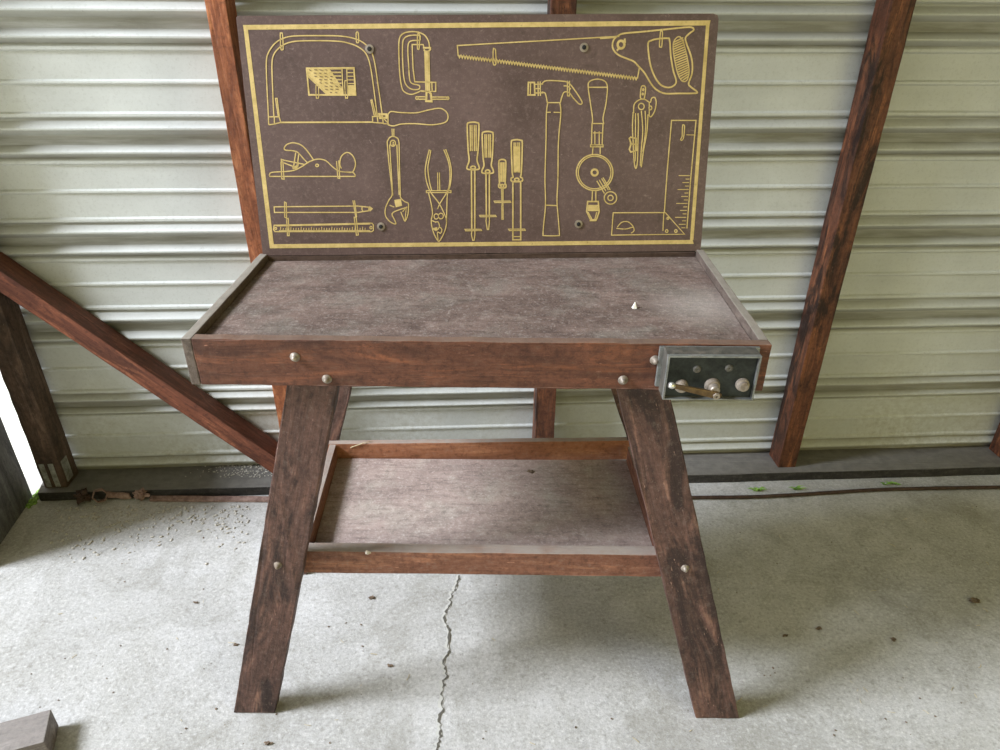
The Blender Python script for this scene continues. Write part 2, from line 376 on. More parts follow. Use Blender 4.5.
def stud(name, s0, s1, z0, z1, mat, label, off=.1, back=.021, d0=0):
    p = [wp(s0, off, z0), wp(s1, off, z0), wp(s1, off, z1), wp(s0, off, z1)]
    return props(slab(name, p, WN*(back-off), UP, mat, None, .002, .0012, .05), label, 'wall stud')
zs = .034
stud('wall_stud', ws(204, 0, .1), ws(225.5, 0, .1), zs, 2.74, M['stud'], 'orange-brown timber stud standing behind the left edge of the tool board')
stud('wall_stud', ws(551, 0, .1), ws(577, 0, .1), zs, 2.74, M['stud_dark'], 'dark red timber stud hidden behind the middle of the workbench')
stud('wall_stud', ws(893, 0, .1), ws(917, 0, .1), zs, 2.74, M['stud_dark'], 'dark-stained reddish timber stud to the right of the workbench')
sR = ws(987, 452, .021)
stud('wall_stud', sR, sR+.055, zs, 2.74, M['stud_dark'], 'dark timber stud cut by the right edge of the photo')
pl = ws(41, 478, .1); pr_ = ws(64, 478, .1)
post = thing('corner_post', wp((pl+pr_)/2, .06, zs), 'dark weathered corner post at the left end of the metal wall', 'post')
slab('post_body', [wp(pl, .1, zs), wp(pr_, .1, zs), wp(pr_, .1, 2.74), wp(pl, .1, 2.74)], WN*-.079, UP, M['post'], post, .003, .002, .04)
# galvanised strap at its foot
bm = bmesh.new()
for s_a in (.12, .52):
    a = pl+(pr_-pl)*s_a
    poly_bm([wp(a, .1005, .04), wp(a+.016, .1005, .04), wp(a+.016, .1005, .13), wp(a, .1005, .13)], WN*.0015, bm)
poly_bm([wp(pr_+.0005, .09, .05), wp(pr_+.0005, .055, .05), wp(pr_+.0005, .055, .13), wp(pr_+.0005, .09, .13)], WD*.0015, bm)
props(obj('post_strap', bm, M['galv'], post), 'galvanised strap nailed at the foot of the post')

# diagonal brace (front face lies in the stud plane)
o_ = P0+WN*.1
u0 = onP(162, 380, o_, WN); u1 = onP(274, 453, o_, WN); l0 = onP(132, 380, o_, WN); l1 = onP(268, 474, o_, WN)
bd = ((u1-u0).normalized()+(l1-l0).normalized()).normalized()
nb = WN.cross(bd).normalized(); nb = nb if nb.z > 0 else -nb
wbr = abs((u0-l0).dot(nb)); mid = (u1+l1)/2
s_end = (ws(204, 0, .1)-.002-(mid-P0).dot(WD))/bd.dot(WD)
B1 = mid+bd*s_end; s_st = (pr_+.002-(mid-P0).dot(WD))/bd.dot(WD); B0 = mid+bd*s_st
h_ = wbr/2*.96
# ends cut plumb against the post and the stud
sl = bd.dot(UP)/bd.dot(WD); vv = UP*(h_/bd.dot(WD))
brace = slab('diagonal_brace', [B0-vv, B1-vv, B1+vv, B0+vv], WN*-.079, bd, M['brace'], None, .002, .001, .05)
props(brace, 'reddish diagonal timber brace sloping down behind the left end of the workbench', 'brace')

# ------------------------------------------------------------------ the workbench
ZR, ZS, ZA = .967, .952, .882
FLo = Vector((-.5125, .996, 0)); FRo = Vector((.4335, .988, 0))
BLo = onZ(254, 260, ZR); BRo = onZ(706, 253, ZR); BLo.z = BRo.z = 0
def at(p, z): return Vector((p.x, p.y, z))
bench = thing('workbench', ((FLo+FRo)/2+Vector((0, .2, 0))), 'old dark-stained wooden workbench with a shallow tray top and splayed plank legs', 'workbench')
fx = (FRo-FLo).normalized(); TL = (BLo-FLo).normalized(); TR = (BRo-FRo).normalized(); bx = (BRo-BLo).normalized()
sw = .016
SBL = onZ(266, 261, ZS); SBR = onZ(698, 256.5, ZS); SBL.z = SBR.z = 0; bx = (SBR-SBL).normalized()
def onseg(a, d, p, e):                                            # where the line a+t*d meets the line p+u*e (plan view)
    k = d.x*e.y-d.y*e.x; w_ = p-a; return a+d*((w_.x*e.y-w_.y*e.x)/k)
BLe = onseg(FLo, TL, SBL, bx)+TL*.006; BRe = onseg(FRo, TR, SBR, bx)+TR*.006
ZB = onP(480, 254, SBL, Vector((-bx.y, bx.x, 0))).z
# the two side boards, the apron between them, back rail, surface
slab('side_board', [at(FLo, ZA), at(BLe, ZA), at(BLe, ZR), at(FLo, ZR)], fx*sw, TL, M['rim'], bench, .002, .0012)
fr2 = FRo+TR*.0198
slab('side_board', [at(fr2, ZA), at(BRe, ZA), at(BRe, ZR), at(fr2, ZR)], fx*-sw, TR, M['rim'], bench, .002, .0012)
A0 = FLo+fx*(sw+.0005); A1 = FRo
slab('apron', [at(A0, ZA), at(A1, ZA), at(A1, ZR), at(A0, ZR)], Vector((0, .019, 0)), fx, M['apron'], bench, .002, .0014, .025)
R0 = onseg(FLo, TL, SBL, bx)+bx*(sw+.001); R1 = onseg(FRo, TR, SBR, bx)-bx*(sw+.001)
slab('back_rail', [at(R0, ZA), at(R1, ZA), at(R1, ZB), at(R0, ZB)], Vector((0, .035, 0)), bx, M['backrail'], bench, .0015, .0008)
gy = Vector((0, .0195, 0))
S = [A0+gy, A1+gy-fx*(sw+.0005), R1-gy*.03, R0-gy*.03]
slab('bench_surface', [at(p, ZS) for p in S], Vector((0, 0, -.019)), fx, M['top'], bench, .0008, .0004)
# legs
def leg(x0t, x1t, x0b, x1b, yf, mat=M['leg'], th=.034, zt=.932, lab=None):
    t = (zt)/.865
    def X(a, b, z): return a+(b-a)*(.865-z)/.865
    p = [(X(x0t, x0b, 0), yf, 0.001), (X(x1t, x1b, 0), yf, 0.001), (X(x1t, x1b, zt), yf, zt), (X(x0t, x0b, zt), yf, zt)]
    g_ = Vector(((x0t+x1t-x0b-x1b)/2, 0, .865))
    o = slab('leg', p, Vector((0, th, 0)), g_, mat, bench, .002, .0016, .03)
    if lab: o['label'] = lab
    return o
leg(-.363, -.276, -.608, -.513, 1.0175)
leg(.199, .288, .455, .555, 1.0125)
yb = 1.452
leg(-.375, -.285, -.635, -.548, yb); leg(.178, .268, .495, .583, yb+.01)
# lower tray shelf
zt_, zb_ = .463, .404
F0 = Vector((-.455, 1.0535, 0)); F1 = Vector((.375, 1.049, 0))
b0 = onZ(334, 439.5, zt_); b1 = onZ(626, 436, zt_); b0.z = b1.z = 0; tx = (b1-b0).normalized()
slab('shelf_rail', [at(F0, zb_), at(F1, zb_), at(F1, zt_), at(F0, zt_)], Vector((0, .026, 0)), fx, M['tray'], bench, .0015, .001)
bb0 = b0-tx*.02; bb1 = b1+tx*.03; nY = Vector((0, -.017, 0))
for q in (bb0, bb1): q.y -= .004
slab('shelf_rail', [at(bb0, zb_), at(bb1, zb_), at(bb1, zt_), at(bb0, zt_)], nY, tx, M['trayback'], bench, .0015, .001)
# side rails of the shelf
i0 = onZ(308, 542, zt_); i1 = onZ(336.5, 442.5, zt_); i0.z = i1.z = 0
j0 = onZ(661, 549, zt_); j1 = onZ(628, 447, zt_); j0.z = j1.z = 0
def side(a, b, sgn):
    d = (b-a).normalized(); ya = F0.y+.0265; yb_ = min(bb0.y, bb1.y)-.0175
    p = a+d*((ya-a.y)/d.y); q = a+d*((yb_-a.y)/d.y)
    slab('shelf_side', [at(p, zb_), at(q, zb_), at(q, zt_), at(p, zt_)], Vector((sgn*.016, 0, 0)), d, M['tray'], bench, .001, .0008)
    return p, q
p0, q0 = side(i0, i1, -1); p1, q1 = side(j0, j1, 1)
slab('shelf_board', [at(p0+Vector((.0005, 0, 0)), .421), at(p1-Vector((.0005, 0, 0)), .421), at(q1-Vector((.0005, 0, 0)), .421), at(q0+Vector((.0005, 0, 0)), .421)], Vector((0, 0, -.014)), fx, M['shelf'], bench, .0008, .0003)
# bolts with domed heads
def bolt(p, n=Vector((0, -1, 0)), r=.0068):
    b = lathe_bm(Vector(p), n, [(-.004, r*.9), (0, r*1.25), (.0014, r*1.2), (.002, r*.85), (.0065, r*.7), (.0095, r*.42), (.0105, 0)], 16)
    return obj('bolt', b, M['steel'], bench, smooth=True)
for (x, y, Y) in [(295, 357, .994), (327, 379, .994), (623, 380, .989), (655, 360, .989)]: bolt(onY(x, y, Y))
bolt(onY(278, 565, 1.0165)); bolt(onY(685, 568, 1.0115))

# ------------------------------------------------------------------ tool board
bvn = Vector((-bx.y, bx.x, 0)); BB0 = onP(263, 256, SBL, bvn); BB1 = onP(700.5, 251, SBL, bvn)
BB0.z = max(BB0.z, ZB+.0012); BB1.z = max(BB1.z, ZB+.0012)
T0 = onY(236, 16, 1.487)
bxn = (BB1-BB0).normalized(); bn = bxn.cross(T0-BB0).normalized(); bn = bn if bn.y < 0 else -bn
def ob(x, y): return onP(x, y, BB0, bn)
T1 = ob(719.5, 13.5)
tb = thing('tool_board', (BB0+BB1)/2, 'brown hardboard tool panel with yellow painted tool outlines, standing at the back of the workbench', 'tool board')
BF = frame(BB0, bxn, bn)
cr = []                                                             # rounded top corners
for (cx_, cy_, dx, dy, a0) in [(236, 16, 1, 1, 0), (719.5, 13.5, -1, 1, 1)]: pass
outl = [BB0, BB1]
c1 = [ob(718.7, 19), ob(717.5, 15), ob(713, 13.6)]; c0 = [ob(238, 15.6), ob(236, 17.5)]
outl += c1+c0
bm = poly_bm(rough(outl, .03, .0004), bn*-.007)
bp = obj('panel', bm, M['board'], tb, BF)
# worn rim strip round the edge of the panel: right edge and top edge read greyer
def strip(pts, name, mat, w=.003, closed=False, parent=None, lift=.0006, bm=None):
    """ribbon of paint of width w on the board plane"""
    own = bm is None; bm = bm or bmesh.new(); n = len(pts)
    P = [BF.inverted() @ p for p in pts]
    if closed: P = P+[P[0]]
    # thin duplicate points
    Q = [P[0]]
    for p in P[1:]:
        if (p-Q[-1]).length > .0007: Q.append(p)
    if len(Q) < 2: return bm
    L, Rr = [], []; m = len(Q)
    for i, p in enumerate(Q):
        if closed and i in (0, m-1): a = Q[m-2]; b = Q[1]
        else: a = Q[max(0, i-1)]; b = Q[min(m-1, i+1)]
        d1 = (p-a); d2 = (b-p)
        d1 = d1.normalized() if d1.length > 1e-9 else d2.normalized(); d2 = d2.normalized() if d2.length > 1e-9 else d1
        t = (d1+d2); t = t.normalized() if t.length > .2 else d1
        nn = Vector((-t.y, t.x, 0)); k = 1/max(.6, nn.dot(Vector((-d1.y, d1.x, 0))))
        L.append(p+nn*w/2*k); Rr.append(p-nn*w/2*k)
    A = [bm.verts.new(Vector((v.x, v.y, lift))) for v in L]; B = [bm.verts.new(Vector((v.x, v.y, lift))) for v in Rr]
    for i in range(m-1): bm.faces.new((A[i], A[i+1], B[i+1], B[i]))
    return bm
def cat(P, closed=False, k=6):
    out = []; n = len(P)
    for i in range(n if closed else n-1):
        p0 = P[(i-1) % n] if closed or i else P[0]; p1 = P[i]; p2 = P[(i+1) % n]; p3 = P[(i+2) % n] if closed or i+2 < n else P[-1]
        for j in range(k):
            t = j/k
            out.append(tuple(.5*((2*p1[a])+(-p0[a]+p2[a])*t+(2*p0[a]-5*p1[a]+4*p2[a]-p3[a])*t*t+(-p0[a]+3*p1[a]-3*p2[a]+p3[a])*t**3) for a in (0, 1)))
    if not closed: out.append(P[-1])
    return out
class Art:
    def __init__(s, name, ox, oy, sc): s.name = name; s.o = (ox, oy, sc); s.bm = bmesh.new()
    def pt(s, p): return ob(s.o[0]+p[0]/s.o[2], s.o[1]+p[1]/s.o[2])
    def line(s, P, w=.0022, closed=False): strip([s.pt(p) for p in P], '', None, w, closed, bm=s.bm, lift=.0006); return s
    def curve(s, P, w=.0022, closed=False): return s.line(cat(P, closed), w, closed)
    def circ(s, cx, cy, rx, ry=None, w=.0022, n=24):
        ry = ry or rx; return s.line([(cx+rx*math.cos(2*PI*k/n), cy+ry*math.sin(2*PI*k/n)) for k in range(n)], w, True)
    def fill(s, P):
        vs = [s.bm.verts.new((BF.inverted() @ s.pt(p)).xy.to_3d()+Vector((0, 0, .0004))) for p in P]; s.bm.faces.new(vs); return s
    def done(s, mat='yellow', dz=0):
        bm = s.bm
        for v_ in bm.verts: v_.co.z += dz
        r = bmesh.ops.extrude_face_region(bm, geom=bm.faces[:])
        for e in r['geom']:
            if isinstance(e, bmesh.types.BMVert): e.co.z -= .0009
        return obj(s.name, bm, M[mat], tb, BF, world=False)
# border
A = Art('yellow_border', 0, 0, 1)
A.fill([(243, 25), (710.5, 20.4), (709.4, 25.4), (243.8, 29.8)]); A.fill([(243.8, 29.8), (248, 29.8), (273.8, 244.2), (270, 248.3)])
A.fill([(273.4, 244.2), (692.6, 239.9), (693.6, 243.8), (270, 248.3)]); A.fill([(706, 25.4), (709.4, 25.4), (693.4, 240), (690, 240)])
A.done()
# bow saw / hacksaw frame
A = Art('hacksaw_drawing', 240, 20, 6.25)
A.curve([(180, 655), (176, 560), (168, 400), (165, 260), (180, 200), (220, 145), (270, 115), (340, 100), (500, 98), (620, 100), (700, 112), (760, 135), (810, 180), (838, 250), (862, 400), (888, 585)])
A.curve([(212, 605), (205, 450), (200, 280), (212, 215), (250, 170), (310, 140), (400, 130), (600, 132), (690, 148), (750, 175), (790, 215), (815, 290), (835, 420), (858, 600)])
A.line([(180, 605), (245, 605), (255, 640), (215, 650), (180, 655)]); A.line([(215, 605), (215, 650)]); A.line([(240, 604), (222, 490), (232, 490), (246, 600)], .002)
A.line([(255, 640), (830, 638)], .003); A.line([(828, 604), (890, 600), (895, 645), (830, 640)], closed=True); A.line([(858, 602), (862, 642)])
A.line([(840, 600), (818, 502), (826, 500), (850, 600)], .002)
A.line([(870, 588), (915, 590), (915, 612), (875, 612)], .004, True); A.line([(895, 612), (930, 650), (895, 648)])
A.curve([(925, 590), (945, 572), (1000, 578), (1100, 580), (1180, 562), (1250, 552), (1290, 575), (1300, 610), (1280, 640), (1200, 655), (1100, 648), (1010, 650), (960, 662), (925, 655)]); A.line([(925, 590), (925, 655)])
A.curve([(252, 90), (258, 82), (266, 90), (270, 175), (264, 186), (256, 178)], .002, True); A.curve([(726, 85), (733, 75), (740, 85), (742, 135), (734, 142), (728, 135)], .002, True)
A.done()
# drill index chart
A = Art('drill_chart_drawing', 300, 55, 14.286)
A.line([(95, 190), (770, 185), (795, 570), (130, 570), (115, 420)], .003, True)
A.fill([(110, 195), (420, 195), (520, 340), (600, 470), (600, 560), (390, 560), (100, 275)])
for k in range(5):
    y = 200+k*52; A.line([(400+k*20, y), (590, y)], .0018)
for k in range(5):
    A.line([(420+k*26, 245+k*52), (590+k*2, 245+k*52)], .0016)
A.fill([(600, 455), (612, 455), (615, 565), (600, 565)])
A.line([(600, 190), (612, 480), (618, 560)], .002); A.line([(668, 190), (680, 560)], .002)
A.fill([(680, 430), (785, 430), (792, 565), (684, 565)])
for k in range(5): A.line([(672, 200+k*52), (775, 200+k*52)], .0016)
A.line([(110, 300), (380, 560)], .002)
A.curve([(230, 420), (245, 400), (262, 420), (268, 600), (248, 615), (232, 600)], .0016, True); A.curve([(640, 385), (655, 370), (672, 385), (682, 600), (665, 612), (650, 600)], .0016, True)
A.done()
A = Art('drill_chart_slots', 300, 55, 14.286)
for j in range(8):
    y = 215+j*46
    for k in range(4):
        x = 130+k*75+j*38+(30 if j % 2 else 0)
        if x < 380+j*28 and x > 110+(y-290)*1.06+20: A.line([(x, y-4), (x+random.uniform(28, 44), y+random.uniform(-3, 8))], .0011)
A.done('board', .0006)
# clamp
A = Art('clamp_drawing', 380, 20, 8.333)
A.curve([(412, 225), (405, 180), (375, 130), (320, 102), (250, 98), (190, 115), (160, 165), (158, 300), (165, 450), (182, 560), (205, 600), (260, 620), (310, 605), (345, 590), (380, 595)])
A.curve([(330, 130), (260, 128), (205, 150), (188, 210), (192, 400), (205, 510), (235, 560), (280, 580), (325, 575), (330, 550), (310, 540), (270, 530), (248, 500), (240, 400), (232, 250), (240, 190), (270, 172), (330, 168), (335, 150)], closed=True)
A.line([(365, 222), (360, 205), (268, 205), (275, 400), (290, 515), (465, 520), (465, 595), (345, 595)])
A.line([(358, 232), (420, 232), (420, 245), (405, 260), (412, 520), (412, 600)], .003); A.line([(365, 245), (375, 260), (382, 520), (385, 600)], .003)
A.line([(394, 255), (398, 600)], .0055); A.line([(432, 520), (435, 595)])
A.line([(388, 600), (385, 675), (430, 678), (425, 615), (408, 598)], .004, True)
A.line([(310, 640), (390, 640)]); A.line([(310, 660), (390, 660)]); A.line([(430, 642), (565, 642)]); A.line([(430, 660), (565, 660)])
A.circ(308, 650, 10, 12); A.circ(566, 651, 8, 11); A.curve([(312, 130), (320, 115), (330, 130), (326, 235), (318, 242), (312, 235)], .002, True)
A.done()
# hand saw
A = Art('hand_saw_drawing', 440, 10, 3.571)
A.line([(640, 94), (400, 108), (200, 119), (62, 127), (65, 165)])
tz = []
for k in range(131):
    t = k/130; tz.append((65+640*t, 165+80*t+(5 if k % 2 else -5)))
A.line(tz, .0026); A.line([(65, 163), (705, 243)], .002); A.line([(705, 245), (712, 205)])
A.o = (600, 20, 8.333)
A.curve([(320, 385), (280, 345), (220, 320), (160, 295), (120, 260), (103, 215), (115, 165), (150, 132), (200, 112), (350, 98), (550, 78), (700, 62), (765, 62), (780, 85), (745, 112), (712, 150), (722, 200), (755, 290), (770, 370), (765, 450), (738, 530), (760, 560), (805, 595), (795, 610), (650, 612), (540, 612), (470, 580), (425, 530), (370, 440)], .003, True)
A.curve([(430, 170), (480, 158), (560, 152), (580, 170), (590, 300), (610, 420), (635, 510), (610, 550), (560, 562), (500, 535), (450, 460), (415, 350), (400, 200)], .003, True)
A.line([(150, 130), (130, 145), (0, 155)]); A.circ(175, 205, 28, 32, .0045); A.line([(205, 155), (210, 190)], .0035); A.line([(140, 255), (155, 240)], .0035)
gp = [(650, 140), (615, 180), (610, 250), (625, 350), (650, 450), (685, 510), (725, 500), (742, 430), (730, 330), (705, 220), (680, 155)]
A.curve(gp, .002, True)
for k in range(18):
    y = 165+k*19; xl = 612+max(0, (y-250))*.24; xr = 690+min(1, (y-150)/200)*45
    if y > 450: xl += (y-450)*.3
    A.line([(xl, y+22), (xr, y-18)], .0024)
A.curve([(503, 105), (510, 92), (520, 105), (515, 215), (503, 225), (495, 212)], .002, True)
A.o = (450, 30, 5); A.curve([(216, 98), (224, 95), (228, 105), (230, 165), (222, 175), (216, 165)], .002, True)
A.done()
# hammer
A = Art('hammer_drawing', 520, 70, 4.1667)
A.line([(35, 52), (60, 52), (62, 104), (33, 104)], .003, True); A.line([(75, 48), (76, 108)]); A.line([(84, 48), (85, 108)]); A.line([(60, 60), (96, 58)]); A.line([(60, 96), (98, 95)]); A.line([(44, 54), (43, 102)]); A.line([(62, 78), (84, 78)], .002)
A.curve([(92, 60), (100, 48), (120, 44), (170, 46), (200, 52), (225, 80), (258, 132), (248, 142), (225, 120), (205, 95), (185, 92), (175, 110), (168, 136)])
A.curve([(90, 92), (104, 96), (110, 115), (114, 136)]); A.line([(114, 136), (168, 136)]); A.curve([(182, 66), (200, 68), (212, 80)], .002)
A.line([(197, 45), (198, 108), (206, 108), (206, 45)], .002)
A.curve([(116, 136), (110, 180), (108, 300), (104, 450), (106, 560), (98, 650), (96, 685), (102, 690), (158, 690), (164, 680), (158, 600), (154, 540), (158, 450), (160, 300), (170, 180), (166, 138)])
A.line([(112, 176), (128, 176)], .002); A.line([(140, 176), (168, 177)], .002); A.line([(106, 563), (156, 565)])
A.done()
# hand drill
A = Art('hand_drill_drawing', 520, 70, 4.1667)
A.curve([(300, 225), (302, 200), (292, 130), (284, 70), (290, 48), (320, 38), (352, 46), (364, 72), (358, 140), (346, 200), (350, 225)]); A.line([(286, 72), (362, 72)]); A.line([(300, 223), (350, 223)])
A.line([(300, 225), (298, 312), (342, 312), (346, 225)]); A.line([(312, 255), (312, 310)], .002); A.line([(330, 255), (330, 310)], .002); A.line([(304, 262), (344, 262)], .002)
A.line([(294, 312), (346, 312), (346, 320), (294, 320)], closed=True, w=.002); A.line([(304, 320), (302, 350)]); A.line([(334, 320), (334, 350)])
A.circ(311, 427, 76, 75, .0026, 40); A.circ(311, 427, 68, 68, .002, 40); A.circ(311, 427, 13, 13, .004, 20)
A.line([(320, 462), (352, 515)]); A.line([(346, 448), (376, 500)]); A.line([(330, 458), (358, 505)], .002); A.line([(340, 452), (368, 500)], .002)
A.circ(377, 533, 26, 26); A.circ(377, 533, 11, 11)
A.line([(302, 500), (300, 545)]); A.line([(316, 500), (316, 545)]); A.line([(282, 548), (326, 548), (330, 590), (318, 624), (294, 624), (278, 590)], .003, True)
A.fill([(284, 562), (326, 562), (327, 588), (283, 588)]); A.line([(284, 592), (300, 622)], .002); A.line([(320, 592), (312, 622)], .002); A.line([(290, 628), (318, 628)], .002)
A.done()
# plane
A = Art('plane_drawing', 255, 130, 6.25)
A.curve([(90, 285), (95, 270), (120, 263), (230, 255), (290, 230), (340, 198), (390, 182), (440, 190), (480, 225), (520, 255), (560, 262), (610, 265), (628, 285)]); A.line([(90, 290), (628, 290)])
A.curve([(182, 112), (200, 90), (240, 80), (290, 95), (330, 135), (365, 185)]); A.curve([(182, 112), (190, 125), (240, 130), (270, 142), (300, 175), (328, 205)])
A.curve([(540, 240), (530, 210), (540, 165), (575, 140), (610, 160), (628, 205), (620, 245), (600, 265), (530, 258)]); A.circ(388, 221, 9, 8)
A.line([(165, 185), (235, 200), (310, 215)]); A.line([(180, 205), (250, 232)]); A.line([(255, 140), (240, 240), (262, 240), (275, 145)]); A.line([(235, 240), (265, 225), (270, 200)], .004); A.line([(165, 180), (165, 205)])
A.line([(163, 200), (168, 305), (182, 308), (174, 195)], .002); A.line([(510, 195), (518, 300), (530, 303), (524, 190)], .002)
A.done()
# pencil and ruler
A = Art('pencil_drawing', 255, 130, 6.25)
A.line([(670, 478), (640, 475), (120, 480), (122, 515), (645, 515), (675, 510)]); A.line([(670, 478), (710, 482), (722, 492), (710, 505), (675, 510), (668, 495)], closed=True); A.line([(712, 483), (724, 492), (712, 503)], .006)
A.line([(185, 450), (186, 545), (198, 550), (195, 455)], .002, True); A.line([(612, 440), (630, 545)], .002); A.line([(622, 440), (636, 545)], .002)
A.done()
A = Art('ruler_drawing', 255, 130, 6.25)
A.line([(120, 595), (730, 582), (740, 592), (740, 628), (730, 635), (125, 635), (116, 622)], closed=True); A.line([(135, 600), (720, 588)], .0016); A.line([(150, 628), (720, 628)], .0016)
for k in range(34): A.line([(160+k*16, 628), (161+k*16, 612 if k % 4 else 605)], .0014)
A.circ(130, 615, 6, 7, .002); A.circ(725, 610, 7, 8, .002)
A.line([(198, 555), (203, 660), (214, 660), (208, 552)], .002, True); A.line([(620, 545), (634, 658), (646, 656), (632, 545)], .002, True)
A.done()
# wrench
A = Art('wrench_drawing', 370, 110, 5.357)
A.curve([(92, 170), (105, 148), (125, 142), (148, 152), (156, 175)]); A.curve([(92, 170), (100, 270), (115, 400), (118, 455), (100, 485), (82, 530), (85, 570), (110, 600), (138, 610), (130, 585), (118, 560), (130, 545), (170, 530), (200, 520)])
A.curve([(156, 175), (158, 300), (162, 440), (165, 470), (185, 490), (205, 500), (206, 520), (203, 560), (188, 595), (175, 570), (165, 545)]); A.line([(125, 170), (125, 195)], .003); A.circ(123, 178, 14, 16)
A.line([(105, 185), (122, 458)]); A.line([(144, 185), (156, 455)]); A.line([(118, 100), (120, 145)], .002); A.line([(128, 100), (128, 145)], .002)
A.fill([(130, 482), (165, 476), (172, 512), (138, 522)]); A.line([(105, 510), (130, 520)], .002); A.line([(175, 545), (195, 520), (188, 590)], .002)
A.done()
# pliers
A = Art('pliers_drawing', 370, 110, 5.357)
A.curve([(318, 212), (308, 250), (298, 300), (296, 340), (305, 390), (325, 440), (370, 500), (400, 560), (410, 600), (400, 650), (375, 698), (362, 698), (340, 655), (328, 600), (335, 550), (325, 490), (312, 440)])
A.curve([(326, 215), (318, 260), (310, 310), (318, 380), (330, 430)]); A.curve([(395, 212), (418, 270), (428, 330), (425, 400), (412, 440), (375, 500), (362, 530)]); A.curve([(405, 210), (425, 265), (436, 330), (430, 400), (416, 445), (412, 500), (410, 600)])
A.line([(302, 432), (434, 432), (434, 442), (302, 442)], .002, True); A.line([(362, 335), (364, 430)], .002); A.line([(372, 335), (374, 430)], .002); A.circ(355, 570, 12, 14); A.circ(380, 568, 13, 15)
A.curve([(328, 590), (350, 600), (365, 600), (372, 625), (355, 645), (335, 632)]); A.curve([(372, 625), (385, 640), (378, 660), (362, 655), (365, 698)]); A.fill([(340, 632), (360, 628), (362, 645), (345, 645)])
A.done()
# four drivers
def driver(name, xl, xr, yt, yn, yc, blade, yb_, stop, wide=False, tip=True):
    A = Art(name, 455, 110, 5.357); cx_ = (xl+xr)/2; w = (xr-xl)
    A.curve([(xl+w*.15, yt), (cx_, yt-3), (xr-w*.15, yt), (xr, yt+10), (xr-w*.02, (yt+yn)/2), (xr-w*.08, yn), (xr-w*.16, (yn+yc)/2), (xr, yc-18), (xr, yc-2), (cx_, yc+2), (xl, yc-2), (xl, yc-18), (xl+w*.16, (yn+yc)/2), (xl+w*.08, yn), (xl+w*.02, (yt+yn)/2), (xl, yt+10)], .003, True)
    for f_ in (.25, .4, .6, .75): A.line([(xl+w*f_, yt+12), (xl+w*f_+1, yn)], .0024)
    A.circ(cx_, yc-9, w*.2, 8, .003)
    b = blade/2
    if tip:
        A.line([(cx_-b, yc), (cx_-b+2, stop)], .003); A.line([(cx_+b, yc), (cx_+b, stop)], .003)
        A.line([(cx_-b+2, stop+6), (cx_-b, stop+25), (cx_-2, yb_), (cx_+5, yb_), (cx_+b+1, stop+25), (cx_+b, stop+6)])
    else:
        A.line([(cx_-b, yc), (cx_-b, yb_-3), (cx_+b, yb_-3), (cx_+b, yc)], .003); A.line([(cx_-b, yb_-20), (cx_+b, yb_-20)])
    A.line([(cx_-44, stop-4), (cx_+42, stop-4), (cx_+46, stop+3), (cx_-40, stop+4)], .002, True)
    return A
driver('screwdriver_drawing', 66, 128, 68, 220, 318, 18, 698, 643).done()
driver('screwdriver_drawing', 146, 204, 118, 255, 338, 18, 640, 568).done()
A = driver('screwdriver_drawing', 235, 272, 268, 385, 416, 6, 585, 492); A.line([(254, 416), (254, 580)], .003); A.done()
A = driver('chisel_drawing', 302, 360, 162, 335, 382, 42, 698, 642, tip=False); A.fill([(312, 195), (350, 195), (350, 330), (314, 330)]); A.done()
# dividers
A = Art('divider_drawing', 600, 70, 4.1667)
A.curve([(172, 72), (182, 66), (190, 76), (184, 118), (174, 120), (168, 112)], closed=True); A.circ(180, 82, 3, 4, .002); A.circ(178, 100, 3, 4, .002)
A.curve([(140, 180), (142, 145), (160, 126), (185, 122), (208, 135), (215, 118), (228, 115), (234, 135), (228, 170), (212, 195), (202, 185)])
A.curve([(138, 175), (135, 240), (138, 300), (142, 380), (149, 410), (156, 380), (158, 300), (160, 220), (158, 180)]); A.circ(172, 152, 12, 13)
A.curve([(172, 170), (178, 250), (172, 330), (168, 400)]); A.curve([(200, 185), (195, 260), (182, 330), (172, 405)]); A.curve([(188, 170), (190, 250), (178, 340)], .002); A.line([(148, 180), (147, 380)], .002)
A.line([(122, 285), (128, 280), (150, 285), (152, 335), (128, 342), (122, 330), (130, 308)], .003, True); A.line([(124, 308), (156, 310)]); A.circ(210, 158, 6, 8, .002); A.line([(205, 135), (205, 190)], .002)
A.done()
# square
A = Art('carpenter_square_drawing', 600, 70, 4.1667)
A.line([(268, 592), (280, 420), (298, 210), (400, 210), (378, 450), (362, 660)]); A.line([(55, 595), (272, 594), (352, 684), (48, 688)], .0022, True); A.line([(266, 595), (262, 670)], .002)
A.curve([(72, 655), (90, 635), (115, 632), (135, 648), (142, 668), (130, 680)], .002); A.curve([(68, 660), (90, 662), (110, 662), (136, 655)], .002)
A.circ(278, 671, 5, 6, .002); A.circ(316, 671, 5, 6, .002); A.circ(283, 618, 4, 5, .002)
A.curve([(344, 232), (350, 230), (352, 240), (348, 282), (340, 293), (336, 288), (342, 275)], .002, True); A.line([(360, 270), (398, 271)], .0016)
for k in range(16):
    y = 440+k*14.5; L_ = (52, 22, 34, 22)[k % 4]; x = 380-(y-440)*.085; A.line([(x-L_, y), (x-6, y)], .0016)
A.done()
